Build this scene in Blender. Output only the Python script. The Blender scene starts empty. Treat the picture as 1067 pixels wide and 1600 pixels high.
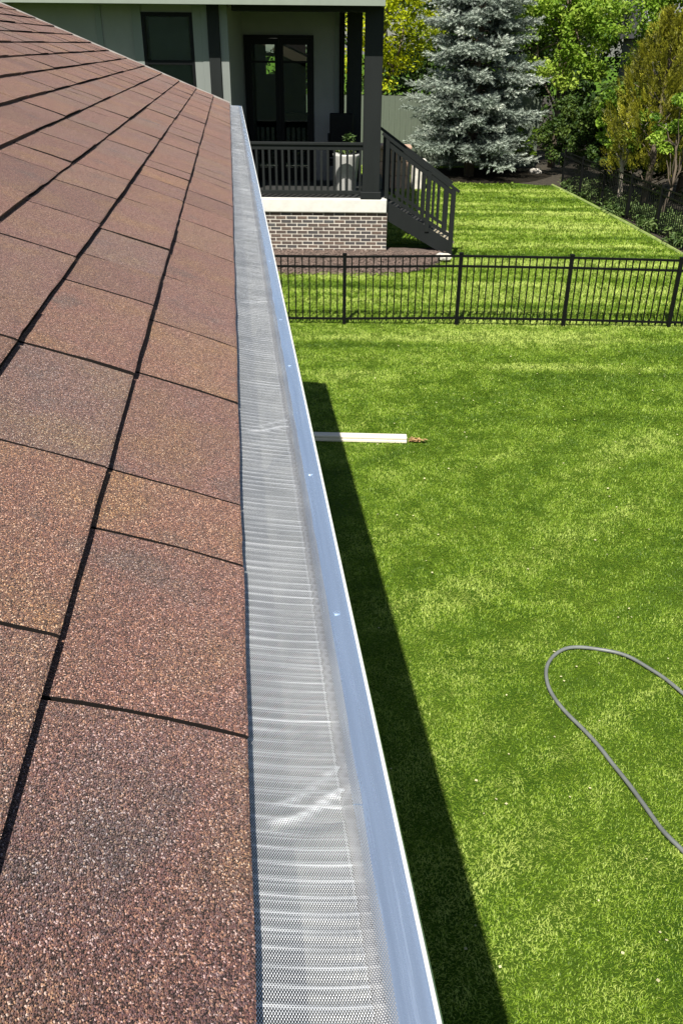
import bpy, bmesh, math, random
import numpy as np
from mathutils import Vector, Matrix, Euler

random.seed(7)
RNG = np.random.default_rng(11)
C = bpy.context.scene.collection
scene = bpy.context.scene

# ------------------------------------------------------------------ camera
PITCH, ROLL = math.radians(29.1145), math.radians(0.5509)
F = Vector((0, math.cos(PITCH), -math.sin(PITCH)))
U = Vector((0, math.sin(PITCH), math.cos(PITCH)))
R = Vector((1, 0, 0))
R2 = R * math.cos(ROLL) + U * math.sin(ROLL)
U2 = U * math.cos(ROLL) - R * math.sin(ROLL)
cam_d = bpy.data.cameras.new('camera')
cam = bpy.data.objects.new('camera', cam_d)
C.objects.link(cam)
cam_d.lens = 1311.28 / 1600 * 36
cam_d.sensor_width = 36
cam_d.clip_start = 0.02
cam_d.clip_end = 1000
m = Matrix.Identity(4)
for i in range(3):
    m[i][0], m[i][1], m[i][2] = R2[i], U2[i], -F[i]
m[2][3] = 3.7
cam.matrix_world = m
scene.camera = cam

# ------------------------------------------------------------------ light
SUN = Vector((0.653, 2.225, -3.249)).normalized()     # the way the light travels
world = bpy.data.worlds.new('World')
scene.world = world
world.use_nodes = True
wn = world.node_tree
sky = wn.nodes.new('ShaderNodeTexSky')
sky.sky_type = 'NISHITA'
sky.sun_disc = False
sky.sun_elevation = math.radians(54.5)
sky.sun_rotation = math.radians(196.4)
bg = wn.nodes['Background']
bg.inputs['Strength'].default_value = 0.052
wn.links.new(sky.outputs[0], bg.inputs['Color'])
sun_d = bpy.data.lights.new('sun', 'SUN')
sun_d.energy = 5.0
sun_d.angle = math.radians(0.5)
sun_d.color = (1.0, 0.95, 0.86)
sun = bpy.data.objects.new('sun', sun_d)
sun.rotation_euler = SUN.to_track_quat('-Z', 'Y').to_euler()
sun.location = (-3, -10, 20)
C.objects.link(sun)
scene.view_settings.view_transform = 'Standard'
scene.view_settings.look = 'None'
scene.view_settings.gamma = 1
scene.view_settings.exposure = 0.85
scene.view_settings.use_curve_mapping = False
scene.render.engine = 'CYCLES'
scene.cycles.use_denoising = True
scene.cycles.max_bounces = 8
scene.cycles.transparent_max_bounces = 16

# ------------------------------------------------------------------ helpers
def link(o, parent=None):
    C.objects.link(o)
    if parent: o.parent = parent
    return o

def tag(o, label=None, cat=None, group=None, kind=None):
    if label: o['label'] = label
    if cat: o['category'] = cat
    if group: o['group'] = group
    if kind: o['kind'] = kind
    return o

def empty(name, loc, label, cat, group=None, rz=0):
    o = bpy.data.objects.new(name, None)
    o.location = loc
    o.rotation_euler = (0, 0, rz)
    o.empty_display_size = 0.2
    link(o)
    return tag(o, label, cat, group)

class MB:
    """collects simple solids into one mesh"""
    def __init__(s): s.v = []; s.f = []
    def add(s, vs, fs):
        n = len(s.v); s.v += [tuple(v) for v in vs]
        s.f += [tuple(i + n for i in f) for f in fs]
        return s
    def box(s, x0, x1, y0, y1, z0, z1):
        return s.add([(x0,y0,z0),(x1,y0,z0),(x1,y1,z0),(x0,y1,z0),(x0,y0,z1),(x1,y0,z1),(x1,y1,z1),(x0,y1,z1)],
                     [(0,3,2,1),(4,5,6,7),(0,1,5,4),(1,2,6,5),(2,3,7,6),(3,0,4,7)])
    def bar(s, a, b, w, h, up=(0,0,1)):
        a = Vector(a); b = Vector(b); d = (b-a).normalized(); up = Vector(up)
        x = d.cross(up)
        if x.length < 1e-4: x = Vector((1,0,0))
        x.normalize(); z = x.cross(d).normalized()
        p = []
        for q in (a, b):
            for sx, sz in ((-1,-1),(1,-1),(1,1),(-1,1)):
                p.append(q + x*(sx*w/2) + z*(sz*h/2))
        return s.add(p, [(3,2,1,0),(4,5,6,7),(0,1,5,4),(1,2,6,5),(2,3,7,6),(3,0,4,7)])
    def tube(s, pts, rad, n=8, cap=True):
        pts = [Vector(p) for p in pts]
        if not hasattr(rad, '__len__'): rad = [rad]*len(pts)
        vs = []; fs = []
        prev = None
        for i, p in enumerate(pts):
            d = (pts[min(i+1, len(pts)-1)] - pts[max(i-1, 0)]).normalized()
            if prev is None:
                x = d.cross(Vector((0,0,1)))
                if x.length < 1e-3: x = d.cross(Vector((0,1,0)))
            else: x = prev - d*prev.dot(d)
            x.normalize(); prev = x; y = d.cross(x)
            for k in range(n):
                t = 2*math.pi*k/n
                vs.append(p + (x*math.cos(t) + y*math.sin(t))*rad[i])
        for i in range(len(pts)-1):
            for k in range(n):
                fs.append((i*n+k, i*n+(k+1)%n, (i+1)*n+(k+1)%n, (i+1)*n+k))
        if cap:
            fs.append(tuple(range(n))[::-1]); fs.append(tuple((len(pts)-1)*n+k for k in range(n)))
        return s.add(vs, fs)
    def poly_prism(s, pts, axis, a, b):
        """pts 2D outline extruded along axis 'x' or 'y' or 'z' from a to b"""
        n = len(pts)
        def P(p, t):
            return {'x': (t, p[0], p[1]), 'y': (p[0], t, p[1]), 'z': (p[0], p[1], t)}[axis]
        vs = [P(p, a) for p in pts] + [P(p, b) for p in pts]
        fs = [tuple(range(n)), tuple(range(n, 2*n))[::-1]]
        for i in range(n):
            j = (i+1) % n
            fs.append((i, i+n, j+n, j))
        return s.add(vs, fs)
    def build(s, name, mat, parent=None, smooth=False, bevel=0):
        me = bpy.data.meshes.new(name)
        me.from_pydata(s.v, [], s.f)
        bm = bmesh.new(); bm.from_mesh(me)
        bmesh.ops.recalc_face_normals(bm, faces=bm.faces)
        if bevel:
            bmesh.ops.bevel(bm, geom=[e for e in bm.edges if e.is_manifold and e.calc_face_angle() > 0.5], offset=bevel, segments=2, affect='EDGES', profile=0.5)
        bm.to_mesh(me); bm.free()
        if smooth:
            me.shade_smooth()
        me.materials.append(mat)
        o = bpy.data.objects.new(name, me)
        return link(o, parent)

def np_mesh(name, verts, faces_n, mat, parent=None, attrs=None, smooth=False):
    """verts (N,3), faces (M,k) with one k"""
    me = bpy.data.meshes.new(name)
    N, (M, k) = len(verts), faces_n.shape
    me.vertices.add(N); me.vertices.foreach_set('co', np.asarray(verts, np.float32).ravel())
    me.loops.add(M*k); me.loops.foreach_set('vertex_index', faces_n.astype(np.int32).ravel())
    me.polygons.add(M); me.polygons.foreach_set('loop_start', np.arange(0, M*k, k, dtype=np.int32))
    me.polygons.foreach_set('loop_total', np.full(M, k, np.int32))
    for an, av in (attrs or {}).items():
        at = me.attributes.new(an, 'FLOAT', 'POINT')
        at.data.foreach_set('value', np.asarray(av, np.float32))
    me.update(calc_edges=True); me.validate()
    if smooth: me.shade_smooth()
    me.materials.append(mat)
    return link(bpy.data.objects.new(name, me), parent)

def vnoise(x, y, seed=0):
    """smooth 2D value noise in 0..1"""
    r = np.random.default_rng(seed).random((256, 256))
    xi = np.floor(x).astype(int); yi = np.floor(y).astype(int)
    fx = x - xi; fy = y - yi
    fx = fx*fx*(3-2*fx); fy = fy*fy*(3-2*fy)
    g = lambda i, j: r[i % 256, j % 256]
    return (g(xi,yi)*(1-fx)+g(xi+1,yi)*fx)*(1-fy) + (g(xi,yi+1)*(1-fx)+g(xi+1,yi+1)*fx)*fy

# ------------------------------------------------------------------ materials
def mat(name):
    m = bpy.data.materials.new(name); m.use_nodes = True
    nt = m.node_tree
    return m, nt, nt.nodes['Principled BSDF']

def N(nt, typ, **kw):
    n = nt.nodes.new(typ)
    for k, v in kw.items():
        if k in n.inputs.keys(): n.inputs[k].default_value = v
        else: setattr(n, k, v)
    return n

def ramp(nt, stops, interp='LINEAR'):
    r = nt.nodes.new('ShaderNodeValToRGB')
    cr = r.color_ramp; cr.interpolation = interp
    while len(cr.elements) < len(stops): cr.elements.new(0.5)
    for e, (p, c) in zip(cr.elements, stops):
        e.position = p; e.color = (*c, 1) if len(c) == 3 else c
    return r

def plain(name, col, rough=0.6, metal=0.0, var=0.12, scale=6.0, bump=0.0, bscale=60.0, spec=0.5, stretch=(1,1,1)):
    """painted or solid surface with slight blotches and grain"""
    m, nt, p = mat(name)
    tc = N(nt, 'ShaderNodeTexCoord')
    mp = N(nt, 'ShaderNodeMapping'); mp.inputs['Scale'].default_value = stretch
    nt.links.new(tc.outputs['Object'], mp.inputs['Vector'])
    no = N(nt, 'ShaderNodeTexNoise', Scale=scale, Detail=6.0, Roughness=0.6)
    nt.links.new(mp.outputs[0], no.inputs['Vector'])
    lo = tuple(c*(1-var) for c in col); hi = tuple(min(1, c*(1+var)) for c in col)
    r = ramp(nt, [(0.3, lo), (0.7, hi)])
    nt.links.new(no.outputs['Fac'], r.inputs[0]); nt.links.new(r.outputs[0], p.inputs['Base Color'])
    p.inputs['Roughness'].default_value = rough; p.inputs['Metallic'].default_value = metal
    p.inputs['Specular IOR Level'].default_value = spec
    if bump:
        n2 = N(nt, 'ShaderNodeTexNoise', Scale=bscale, Detail=4.0)
        nt.links.new(mp.outputs[0], n2.inputs['Vector'])
        b = N(nt, 'ShaderNodeBump', Strength=bump, Distance=0.01)
        nt.links.new(n2.outputs['Fac'], b.inputs['Height']); nt.links.new(b.outputs[0], p.inputs['Normal'])
    return m

def shingle_material():
    m, nt, p = mat('asphalt_granules')
    L = nt.links.new
    tc = N(nt, 'ShaderNodeTexCoord'); oi = N(nt, 'ShaderNodeObjectInfo')
    off = N(nt, 'ShaderNodeVectorMath', operation='SCALE'); off.inputs[0].default_value = (7.3, 3.1, 5.7)
    L(oi.outputs['Random'], off.inputs['Scale'])
    ad = N(nt, 'ShaderNodeVectorMath', operation='ADD')
    L(tc.outputs['Object'], ad.inputs[0]); L(off.outputs[0], ad.inputs[1])
    vo = N(nt, 'ShaderNodeTexVoronoi', Scale=1000.0); vo.feature = 'F1'
    L(ad.outputs[0], vo.inputs['Vector'])
    sp = N(nt, 'ShaderNodeSeparateColor'); L(vo.outputs['Color'], sp.inputs[0])
    # granule colours: dark brown, red brown, umber, plum, tan, cream, grey
    gr = ramp(nt, [(0.0, (0.018,0.013,0.012)), (0.22, (0.062,0.040,0.032)), (0.38, (0.115,0.072,0.060)),
                   (0.54, (0.095,0.066,0.064)), (0.66, (0.165,0.108,0.078)), (0.79, (0.14,0.115,0.105)),
                   (0.88, (0.30,0.215,0.145)), (0.955, (0.42,0.375,0.32))], 'CONSTANT')
    L(sp.outputs[0], gr.inputs[0])
    # patches of one blend or another on each shingle
    n1 = N(nt, 'ShaderNodeTexNoise', Scale=9.0, Detail=3.0, Roughness=0.55); L(ad.outputs[0], n1.inputs['Vector'])
    pr = ramp(nt, [(0.28, (0.74,0.76,0.84)), (0.42, (1.02,0.84,0.88)), (0.55, (1.02,0.90,0.88)), (0.72, (1.15,1.02,0.82))])
    L(n1.outputs['Fac'], pr.inputs[0])
    mx = N(nt, 'ShaderNodeMix', data_type='RGBA', blend_type='MULTIPLY'); mx.inputs[0].default_value = 1
    L(gr.outputs[0], mx.inputs[6]); L(pr.outputs[0], mx.inputs[7])
    orp = ramp(nt, [(0.0, (0.80,0.75,0.79)), (0.3, (1.06,0.97,0.95)), (0.55, (0.98,0.92,0.96)), (0.8, (0.92,0.98,1.04)), (1.0, (1.16,1.06,0.94))])
    L(oi.outputs['Random'], orp.inputs[0])
    m2 = N(nt, 'ShaderNodeMix', data_type='RGBA', blend_type='MULTIPLY'); m2.inputs[0].default_value = 1
    L(mx.outputs[2], m2.inputs[6]); L(orp.outputs[0], m2.inputs[7])
    hs = N(nt, 'ShaderNodeHueSaturation', Saturation=1.08, Value=1.06); L(m2.outputs[2], hs.inputs['Color'])
    L(hs.outputs[0], p.inputs['Base Color'])
    p.inputs['Roughness'].default_value = 0.85
    p.inputs['Diffuse Roughness'].default_value = 1.0
    p.inputs['Sheen Weight'].default_value = 0.14; p.inputs['Sheen Roughness'].default_value = 0.45; p.inputs['Sheen Tint'].default_value = (1.0,.78,.68,1)
    p.inputs['Specular IOR Level'].default_value = 0.25
    b = N(nt, 'ShaderNodeBump', Strength=1.0, Distance=0.0014); b.invert = True
    L(vo.outputs['Distance'], b.inputs['Height']); L(b.outputs[0], p.inputs['Normal'])
    return m

def guard_material(name='woven_steel_mesh', thr=-0.07, lo=(0.68,0.70,0.72), hi=(0.88,0.89,0.89), metal=0.62):
    """woven stainless mesh: open cells between bright wires"""
    m, nt, p = mat(name)
    L = nt.links.new
    tc = N(nt, 'ShaderNodeTexCoord'); sx = N(nt, 'ShaderNodeSeparateXYZ'); L(tc.outputs['Object'], sx.inputs[0])
    def M(op, a, b=None):
        n = N(nt, 'ShaderNodeMath', operation=op)
        for i, v in enumerate((a, b)):
            if v is None: continue
            if isinstance(v, (int, float)): n.inputs[i].default_value = v
            else: L(v, n.inputs[i])
        return n.outputs[0]
    k = 2*math.pi/0.0016
    ca = M('COSINE', M('MULTIPLY', sx.outputs[0], k)); cb = M('COSINE', M('MULTIPLY', sx.outputs[1], k*0.62))
    pr = M('MULTIPLY', ca, cb)
    at = N(nt, 'ShaderNodeAttribute', attribute_name='ridge')
    th = M('ADD', M('MULTIPLY', at.outputs['Fac'], 0.75), thr)
    hole = M('GREATER_THAN', pr, th)
    tr = N(nt, 'ShaderNodeBsdfTransparent')
    ms = N(nt, 'ShaderNodeMixShader'); L(hole, ms.inputs[0]); L(p.outputs[0], ms.inputs[1]); L(tr.outputs[0], ms.inputs[2])
    L(ms.outputs[0], nt.nodes['Material Output'].inputs['Surface'])
    no = N(nt, 'ShaderNodeTexNoise', Scale=14.0, Detail=5.0); L(tc.outputs['Object'], no.inputs['Vector'])
    r = ramp(nt, [(0.3, lo), (0.7, hi)]); L(no.outputs['Fac'], r.inputs[0])
    L(r.outputs[0], p.inputs['Base Color'])
    L(M('SUBTRACT', metal, M('MULTIPLY', at.outputs['Fac'], 0.30)), p.inputs['Metallic']); p.inputs['Roughness'].default_value = 0.36
    b = N(nt, 'ShaderNodeBump', Strength=0.42, Distance=0.0006); b.invert = True
    L(pr, b.inputs['Height']); L(b.outputs[0], p.inputs['Normal'])
    return m

def leaf_material(name, dark, mid, light, trans=0.35, rough=0.55):
    m, nt, p = mat(name)
    L = nt.links.new
    at = N(nt, 'ShaderNodeAttribute', attribute_name='tint')
    r = ramp(nt, [(0.0, dark), (0.5, mid), (1.0, light)]); L(at.outputs['Fac'], r.inputs[0])
    L(r.outputs[0], p.inputs['Base Color']); p.inputs['Roughness'].default_value = rough
    p.inputs['Specular IOR Level'].default_value = 0.3
    tl = N(nt, 'ShaderNodeBsdfTranslucent'); L(r.outputs[0], tl.inputs['Color'])
    ms = N(nt, 'ShaderNodeMixShader'); ms.inputs[0].default_value = trans
    L(p.outputs[0], ms.inputs[1]); L(tl.outputs[0], ms.inputs[2])
    L(ms.outputs[0], nt.nodes['Material Output'].inputs['Surface'])
    return m

def lawn_material():
    m, nt, p = mat('lawn_thatch')
    L = nt.links.new
    tc = N(nt, 'ShaderNodeTexCoord')
    n1 = N(nt, 'ShaderNodeTexNoise', Scale=1.4, Detail=8.0, Roughness=0.7); L(tc.outputs['Object'], n1.inputs['Vector'])
    n2 = N(nt, 'ShaderNodeTexNoise', Scale=70.0, Detail=6.0, Roughness=0.8); L(tc.outputs['Object'], n2.inputs['Vector'])
    r1 = ramp(nt, [(0.3, (0.050,0.120,0.008)), (0.7, (0.12,0.21,0.018))]); L(n1.outputs['Fac'], r1.inputs[0])
    r2 = ramp(nt, [(0.35, (0.45,0.45,0.45)), (0.65, (1.15,1.15,1.0))]); L(n2.outputs['Fac'], r2.inputs[0])
    mx = N(nt, 'ShaderNodeMix', data_type='RGBA', blend_type='MULTIPLY'); mx.inputs[0].default_value = 1
    L(r1.outputs[0], mx.inputs[6]); L(r2.outputs[0], mx.inputs[7]); L(mx.outputs[2], p.inputs['Base Color'])
    p.inputs['Roughness'].default_value = 0.9; p.inputs['Specular IOR Level'].default_value = 0.1
    b = N(nt, 'ShaderNodeBump', Strength=1.0, Distance=0.03); L(n2.outputs['Fac'], b.inputs['Height']); L(b.outputs[0], p.inputs['Normal'])
    return m

def glass_material():
    m, nt, p = mat('window_glass')
    L = nt.links.new
    gl = N(nt, 'ShaderNodeBsdfGlossy', Roughness=0.01); gl.inputs['Color'].default_value = (0.9,0.95,0.92,1)
    tr = N(nt, 'ShaderNodeBsdfTransparent'); tr.inputs['Color'].default_value = (0.78,0.86,0.80,1)
    fr = N(nt, 'ShaderNodeFresnel', IOR=1.5)
    ms = N(nt, 'ShaderNodeMixShader'); L(fr.outputs[0], ms.inputs[0]); L(tr.outputs[0], ms.inputs[1]); L(gl.outputs[0], ms.inputs[2])
    L(ms.outputs[0], nt.nodes['Material Output'].inputs['Surface'])
    return m

M_shingle = shingle_material()
M_guard = guard_material()
M_border = guard_material('folded_mesh_border', 0.12, (0.46,0.46,0.47), (0.66,0.65,0.63), 0.72)
M_alu = plain('mill_aluminium', (0.62,0.75,0.92), rough=0.26, metal=0.84, var=0.09, scale=40, bump=0.12, bscale=25, stretch=(4,0.10,1))
_nt = M_alu.node_tree; _p = _nt.nodes['Principled BSDF']                # water streaks and scuffs in the gloss
_tc = N(_nt, 'ShaderNodeTexCoord'); _mp = N(_nt, 'ShaderNodeMapping'); _mp.inputs['Scale'].default_value = (60, 2.2, 20)
_n = N(_nt, 'ShaderNodeTexNoise', Scale=3.0, Detail=7.0, Roughness=0.7); _r = ramp(_nt, [(0.3, (.16,)*3), (0.55, (.27,)*3), (0.75, (.48,)*3)])
_nt.links.new(_tc.outputs['Object'], _mp.inputs['Vector']); _nt.links.new(_mp.outputs[0], _n.inputs['Vector']); _nt.links.new(_n.outputs['Fac'], _r.inputs[0]); _nt.links.new(_r.outputs[0], _p.inputs['Roughness'])
M_silt = plain('silty_gutter_lining', (0.10,0.102,0.092), rough=0.8, var=0.5, scale=18)
M_white = plain('white_coated_aluminium', (0.74,0.73,0.69), rough=0.45, var=0.06, scale=12)
M_cut = plain('cut_asphalt_edge', (0.012,0.010,0.009), rough=0.95, spec=0.1)
M_deck = plain('roof_felt', (0.012,0.011,0.010), rough=0.95, spec=0.1)
M_siding = plain('pale_siding', (0.55,0.53,0.48), rough=0.7)
M_drip = plain('drip_edge_metal', (0.42,0.39,0.36), rough=0.4, metal=0.3)
M_lawn = lawn_material()
M_char = plain('charcoal_paint', (0.0085,0.0105,0.0105), rough=0.6, spec=0.25, var=0.15, scale=5, bump=0.08, bscale=40, stretch=(1,1,0.2))
M_black = plain('black_paint', (0.004,0.0045,0.005), rough=0.5, spec=0.15, var=0.2)
M_fence = plain('black_powder_coat', (0.004,0.0045,0.0045), rough=0.5, spec=0.15, var=0.25, scale=20)
M_wall = plain('grey_green_paint', (0.225,0.225,0.215), rough=0.75, var=0.06, scale=3, bump=0.1, bscale=90)
M_trim = plain('grey_trim_paint', (0.17,0.185,0.175), rough=0.6, var=0.05, scale=3)
M_fascia = plain('sage_fascia_paint', (0.20,0.23,0.19), rough=0.55, var=0.05)
M_soffit = plain('soffit_boards', (0.045,0.05,0.045), rough=0.8)
M_conc = plain('pale_concrete', (0.55,0.54,0.50), rough=0.8, var=0.08, scale=7, bump=0.15, bscale=80)
M_mortar = plain('light_mortar', (0.52,0.48,0.42), rough=0.95, var=0.12, scale=30, bump=0.3, bscale=150)
M_porch = plain('porch_boards', (0.022,0.023,0.022), rough=0.7)
M_glass = glass_material()
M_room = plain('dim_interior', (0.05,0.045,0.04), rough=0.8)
M_mulch = plain('bark_mulch', (0.09,0.065,0.053), rough=0.95, var=0.5, scale=45, bump=0.9, bscale=70)
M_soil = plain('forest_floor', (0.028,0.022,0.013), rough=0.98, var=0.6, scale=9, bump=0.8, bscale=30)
M_hose = plain('grey_hose_rubber', (0.13,0.14,0.135), rough=0.45, var=0.25, scale=5)
M_stone = plain('tan_block', (0.40,0.27,0.20), rough=0.9, var=0.25, scale=6, bump=0.4, bscale=40)
M_rock = plain('pale_rock', (0.50,0.47,0.42), rough=0.9, var=0.25, scale=9, bump=0.4, bscale=30)
M_bark = plain('grey_bark', (0.11,0.085,0.06), rough=0.95, var=0.45, scale=9, bump=0.8, bscale=30, stretch=(1,1,0.25))
M_palebark = plain('pale_bark', (0.48,0.42,0.34), rough=0.9, var=0.4, scale=12, bump=0.5, bscale=30, stretch=(1,1,0.3))
M_board = plain('weathered_fence_board', (0.085,0.105,0.075), rough=0.85, var=0.2, scale=4, bump=0.3, bscale=30, stretch=(1,1,0.12))
M_pot = plain('white_glazed_pot', (0.45,0.45,0.43), rough=0.35, var=0.04)
M_roofgrey = plain('grey_far_shingles', (0.16,0.16,0.17), rough=0.9, var=0.2, scale=8)
M_edge = plain('pale_edging', (0.20,0.26,0.07), rough=0.9, var=0.3, scale=6, bump=0.4)
M_deadleaf = plain('dry_leaf', (0.34,0.21,0.09), rough=0.8, var=0.4, scale=30)
M_grass = leaf_material('grass_blades', (0.058,0.115,0.006), (0.190,0.298,0.019), (0.41,0.50,0.11), 0.25, 0.5)
M_maple = leaf_material('maple_leaves', (0.06,0.14,0.012), (0.22,0.36,0.030), (0.44,0.56,0.09), 0.48)
M_lime = leaf_material('lime_leaves', (0.18,0.24,0.006), (0.46,0.52,0.010), (0.70,0.72,0.03), 0.5)
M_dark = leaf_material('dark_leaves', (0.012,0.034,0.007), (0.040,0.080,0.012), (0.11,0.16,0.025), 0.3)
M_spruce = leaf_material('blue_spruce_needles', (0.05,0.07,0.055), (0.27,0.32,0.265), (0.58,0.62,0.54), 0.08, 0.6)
M_bronze = leaf_material('bronze_sprays', (0.05,0.06,0.006), (0.19,0.19,0.014), (0.38,0.37,0.028), 0.3)
M_weed = leaf_material('weed_leaves', (0.04,0.08,0.02), (0.10,0.16,0.04), (0.19,0.25,0.09), 0.3)

# ------------------------------------------------------------------ the ground
def sheet(name, pts, z, m):
    b = MB(); b.add([(x, y, z) for x, y in pts], [tuple(range(len(pts)))])
    o = b.build(name, m); return tag(o, kind='structure')
sheet('lawn', [(-260,-200),(260,-200),(260,420),(-260,420)], 0.0, M_lawn)
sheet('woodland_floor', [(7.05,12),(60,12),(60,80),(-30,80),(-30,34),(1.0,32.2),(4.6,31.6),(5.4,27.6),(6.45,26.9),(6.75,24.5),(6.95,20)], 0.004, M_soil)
# tree bed under the spruce, an irregular patch; the deep shade there is painted into its colour
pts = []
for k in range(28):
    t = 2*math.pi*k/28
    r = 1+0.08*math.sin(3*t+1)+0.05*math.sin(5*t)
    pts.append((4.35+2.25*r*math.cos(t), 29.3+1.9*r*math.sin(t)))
sheet('tree_bed', pts, 0.008, plain('shade_painted_mulch', (0.012,0.010,0.007), rough=0.98, var=0.6, scale=9, bump=0.8, bscale=30, spec=0.1))
# low mulch mound along the porch
def mulch_mound():
    nx, ny = 60, 16
    vs = []; fs = []
    for i in range(nx+1):
        x = -5.0 + 7.15*i/nx
        front = 15.72 + 0.08*math.sin(x*2.1) - 0.05*math.sin(x*5.3)
        if x > 0.9: front += (x-0.9)**2*1.0
        for j in range(ny+1):
            t = j/ny
            y = front + (17.35-front)*t
            h = 0.012 + 0.13*min(1, t*1.7)**0.8
            if x > 1.9: h *= max(0.1, 1-(x-1.9)*3)
            vs.append((x, y, h + random.uniform(-0.008, 0.008)*(0 if t == 0 else 1)))
    for i in range(nx):
        for j in range(ny):
            a = i*(ny+1)+j
            fs.append((a, a+ny+1, a+ny+2, a+1))
    b = MB(); b.add(vs, fs)
    return tag(b.build('mulch_bed', M_mulch, smooth=True), kind='structure')
mulch_mound()
b = MB()
for i in range(2600):
    x = random.uniform(-1.6, 2.0); y = random.uniform(15.5, 17.0)
    if x > 0.9 and y < 15.6+(x-0.9)**2: continue
    t = (y-15.52)/1.83; z = 0.012+0.13*min(1, max(t,0)*1.7)**0.8+0.008
    a = random.uniform(0, math.pi); l = random.uniform(.015,.045); w = l*random.uniform(.25,.5)
    d = Vector((math.cos(a), math.sin(a), random.uniform(-.4,.4)))*l
    b.bar(Vector((x,y,z))-d, Vector((x,y,z))+d, w, w*.5)
tag(b.build('mulch_chips', plain('loose_bark_chips', (0.17,0.122,0.10), var=0.5, scale=50)), kind='stuff')

# ------------------------------------------------------------------ grass blades
def blades(region, dens, length, width, three=True, seed=1):
    rng = np.random.default_rng(seed)
    y0, y1, xl, xr = region
    area = (y1-y0)*(xr(y1)+xr(y0)-xl(y1)-xl(y0))/2
    n = int(area*dens*1.25)
    y = rng.uniform(y0, y1, n)
    a, bb = min(xl(y0), xl(y1)), max(xr(y0), xr(y1))
    x = rng.uniform(a, bb, n)
    keep = (x > xl(y)) & (x < xr(y))
    x, y = x[keep], y[keep]
    return x, y
def grow(x, y, length, width, seed, keepfn=None, zfn=None):
    rng = np.random.default_rng(seed)
    if keepfn is not None:
        k = keepfn(x, y); x, y = x[k], y[k]
    n = len(x)
    # mower tracks: lean and tint drift over the lawn
    u = x*0.80 + y*0.60; v = -x*0.60 + y*0.80
    tracks = vnoise(u*0.55+3, v*2.6+9, 3)*0.5 + vnoise(u*1.3, v*5.5+40, 4)*0.5
    cross = vnoise(x*0.35+5, y*3.4, 5)
    far = np.clip((y-7.5)/3.5, 0, 1)
    tr = tracks*(1-far) + (0.9*cross+0.1*tracks)*far
    clump = vnoise(x*9, y*9, 6)*0.55 + vnoise(x*24, y*24, 7)*0.45
    patch = vnoise(x*0.9+20, y*0.9, 8)
    lean_dir = 2*math.pi*rng.random(n)*0.75 + 2*math.pi*vnoise(x*6+50, y*6, 9)*1.2
    tilt = np.clip(0.95 + 0.35*rng.standard_normal(n) - 0.35*(tr-0.5), 0.15, 1.45)
    L = length*(0.55+0.9*rng.random(n))*(0.75+0.5*clump)
    W = width*(0.7+0.6*rng.random(n))
    dx, dy = np.cos(lean_dir), np.sin(lean_dir)
    px, py = -dy, dx
    ct, st = np.cos(tilt), np.sin(tilt)
    z0 = zfn(x, y) if zfn is not None else np.zeros(n)
    base = np.stack([x, y, z0-0.002], -1)
    side = np.stack([px, py, np.zeros(n)], -1)*W[:,None]*0.5
    mid = base + np.stack([dx*st*0.45, dy*st*0.45, ct*0.75+0.15], -1)*L[:,None]*0.6
    tip = base + np.stack([dx*st, dy*st, ct*0.75], -1)*L[:,None]
    verts = np.stack([base-side, base+side, mid+side*0.8, mid-side*0.8, tip], 1).reshape(-1, 3)
    i = np.arange(n)*5
    faces = np.concatenate([np.stack([i, i+1, i+2], -1), np.stack([i, i+2, i+3], -1), np.stack([i+3, i+2, i+4], -1)])
    tint = 0.45 + (1.0+0.35*far)*(tr-0.5) + 0.5*(clump-0.5) + 0.12*(patch-0.5) + 0.16*rng.standard_normal(n)
    tint = tint + 0.10*np.clip((y-12)/3, 0, 1)
    dry = rng.random(n) < 0.03
    tint = np.where(dry, 0.95, tint)
    return verts, faces, np.repeat(np.clip(tint, 0, 1), 5)
XR = lambda y: 1.35 + 0.345*y
XL = lambda y: -1.35 - 0.4*np.maximum(y-8.5, 0)
parts = []
for reg, dens, ln, wd, sd in (((1.4,5.0,XL,XR), 13000, .021, .0037, 1), ((5.0,8.5,XL,XR), 9500, .026, .0047, 2), ((8.5,12.6,XL,XR), 6500, .032, .0060, 3)):
    x, y = blades(reg, dens, ln, wd, seed=sd)
    keep = None
    parts.append(grow(x, y, ln, wd, sd+20))
x, y = blades((12.6,17.0,lambda y: -2.0+0*y, XR), 3000, .05, .008, seed=5)
parts.append(grow(x, y, .055, .008, 25, keepfn=lambda x, y: (y < 15.8+0.06*np.sin(x*7)+0.09*np.sin(x*17)+0.06*np.sin(x*41)) | (x > 0.9+np.sqrt(np.clip(y-15.75, 0, 9)))))
x, y = blades((17.0,27.2,lambda y: 0.9+0*y, lambda y: np.minimum(1.2+0.345*y, 6.9)), 1500, .06, .011, seed=6)
parts.append(grow(x, y, .06, .011, 26, keepfn=lambda x, y: (x < 6.34+(26.8-y)*0.06) & ((x > 2.3) | (y > 18.4))))
x, y = blades((27.0,33,lambda y: -1+0*y, lambda y: 5.2+0*y), 700, .08, .016, seed=7)
parts.append(grow(x, y, .08, .016, 27, keepfn=lambda x, y: ((x-4.35)/2.25)**2+((y-29.3)/1.9)**2 > 1))
off = 0; V = []; Fc = []; T = []
for v, f, t in parts:
    V.append(v); Fc.append(f+off); T.append(t); off += len(v)
g = np_mesh('grass', np.concatenate(V), np.concatenate(Fc), M_grass, attrs={'tint': np.concatenate(T)})
tag(g, 'short mown lawn grass with pale mower tracks', 'grass', kind='stuff')

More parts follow.
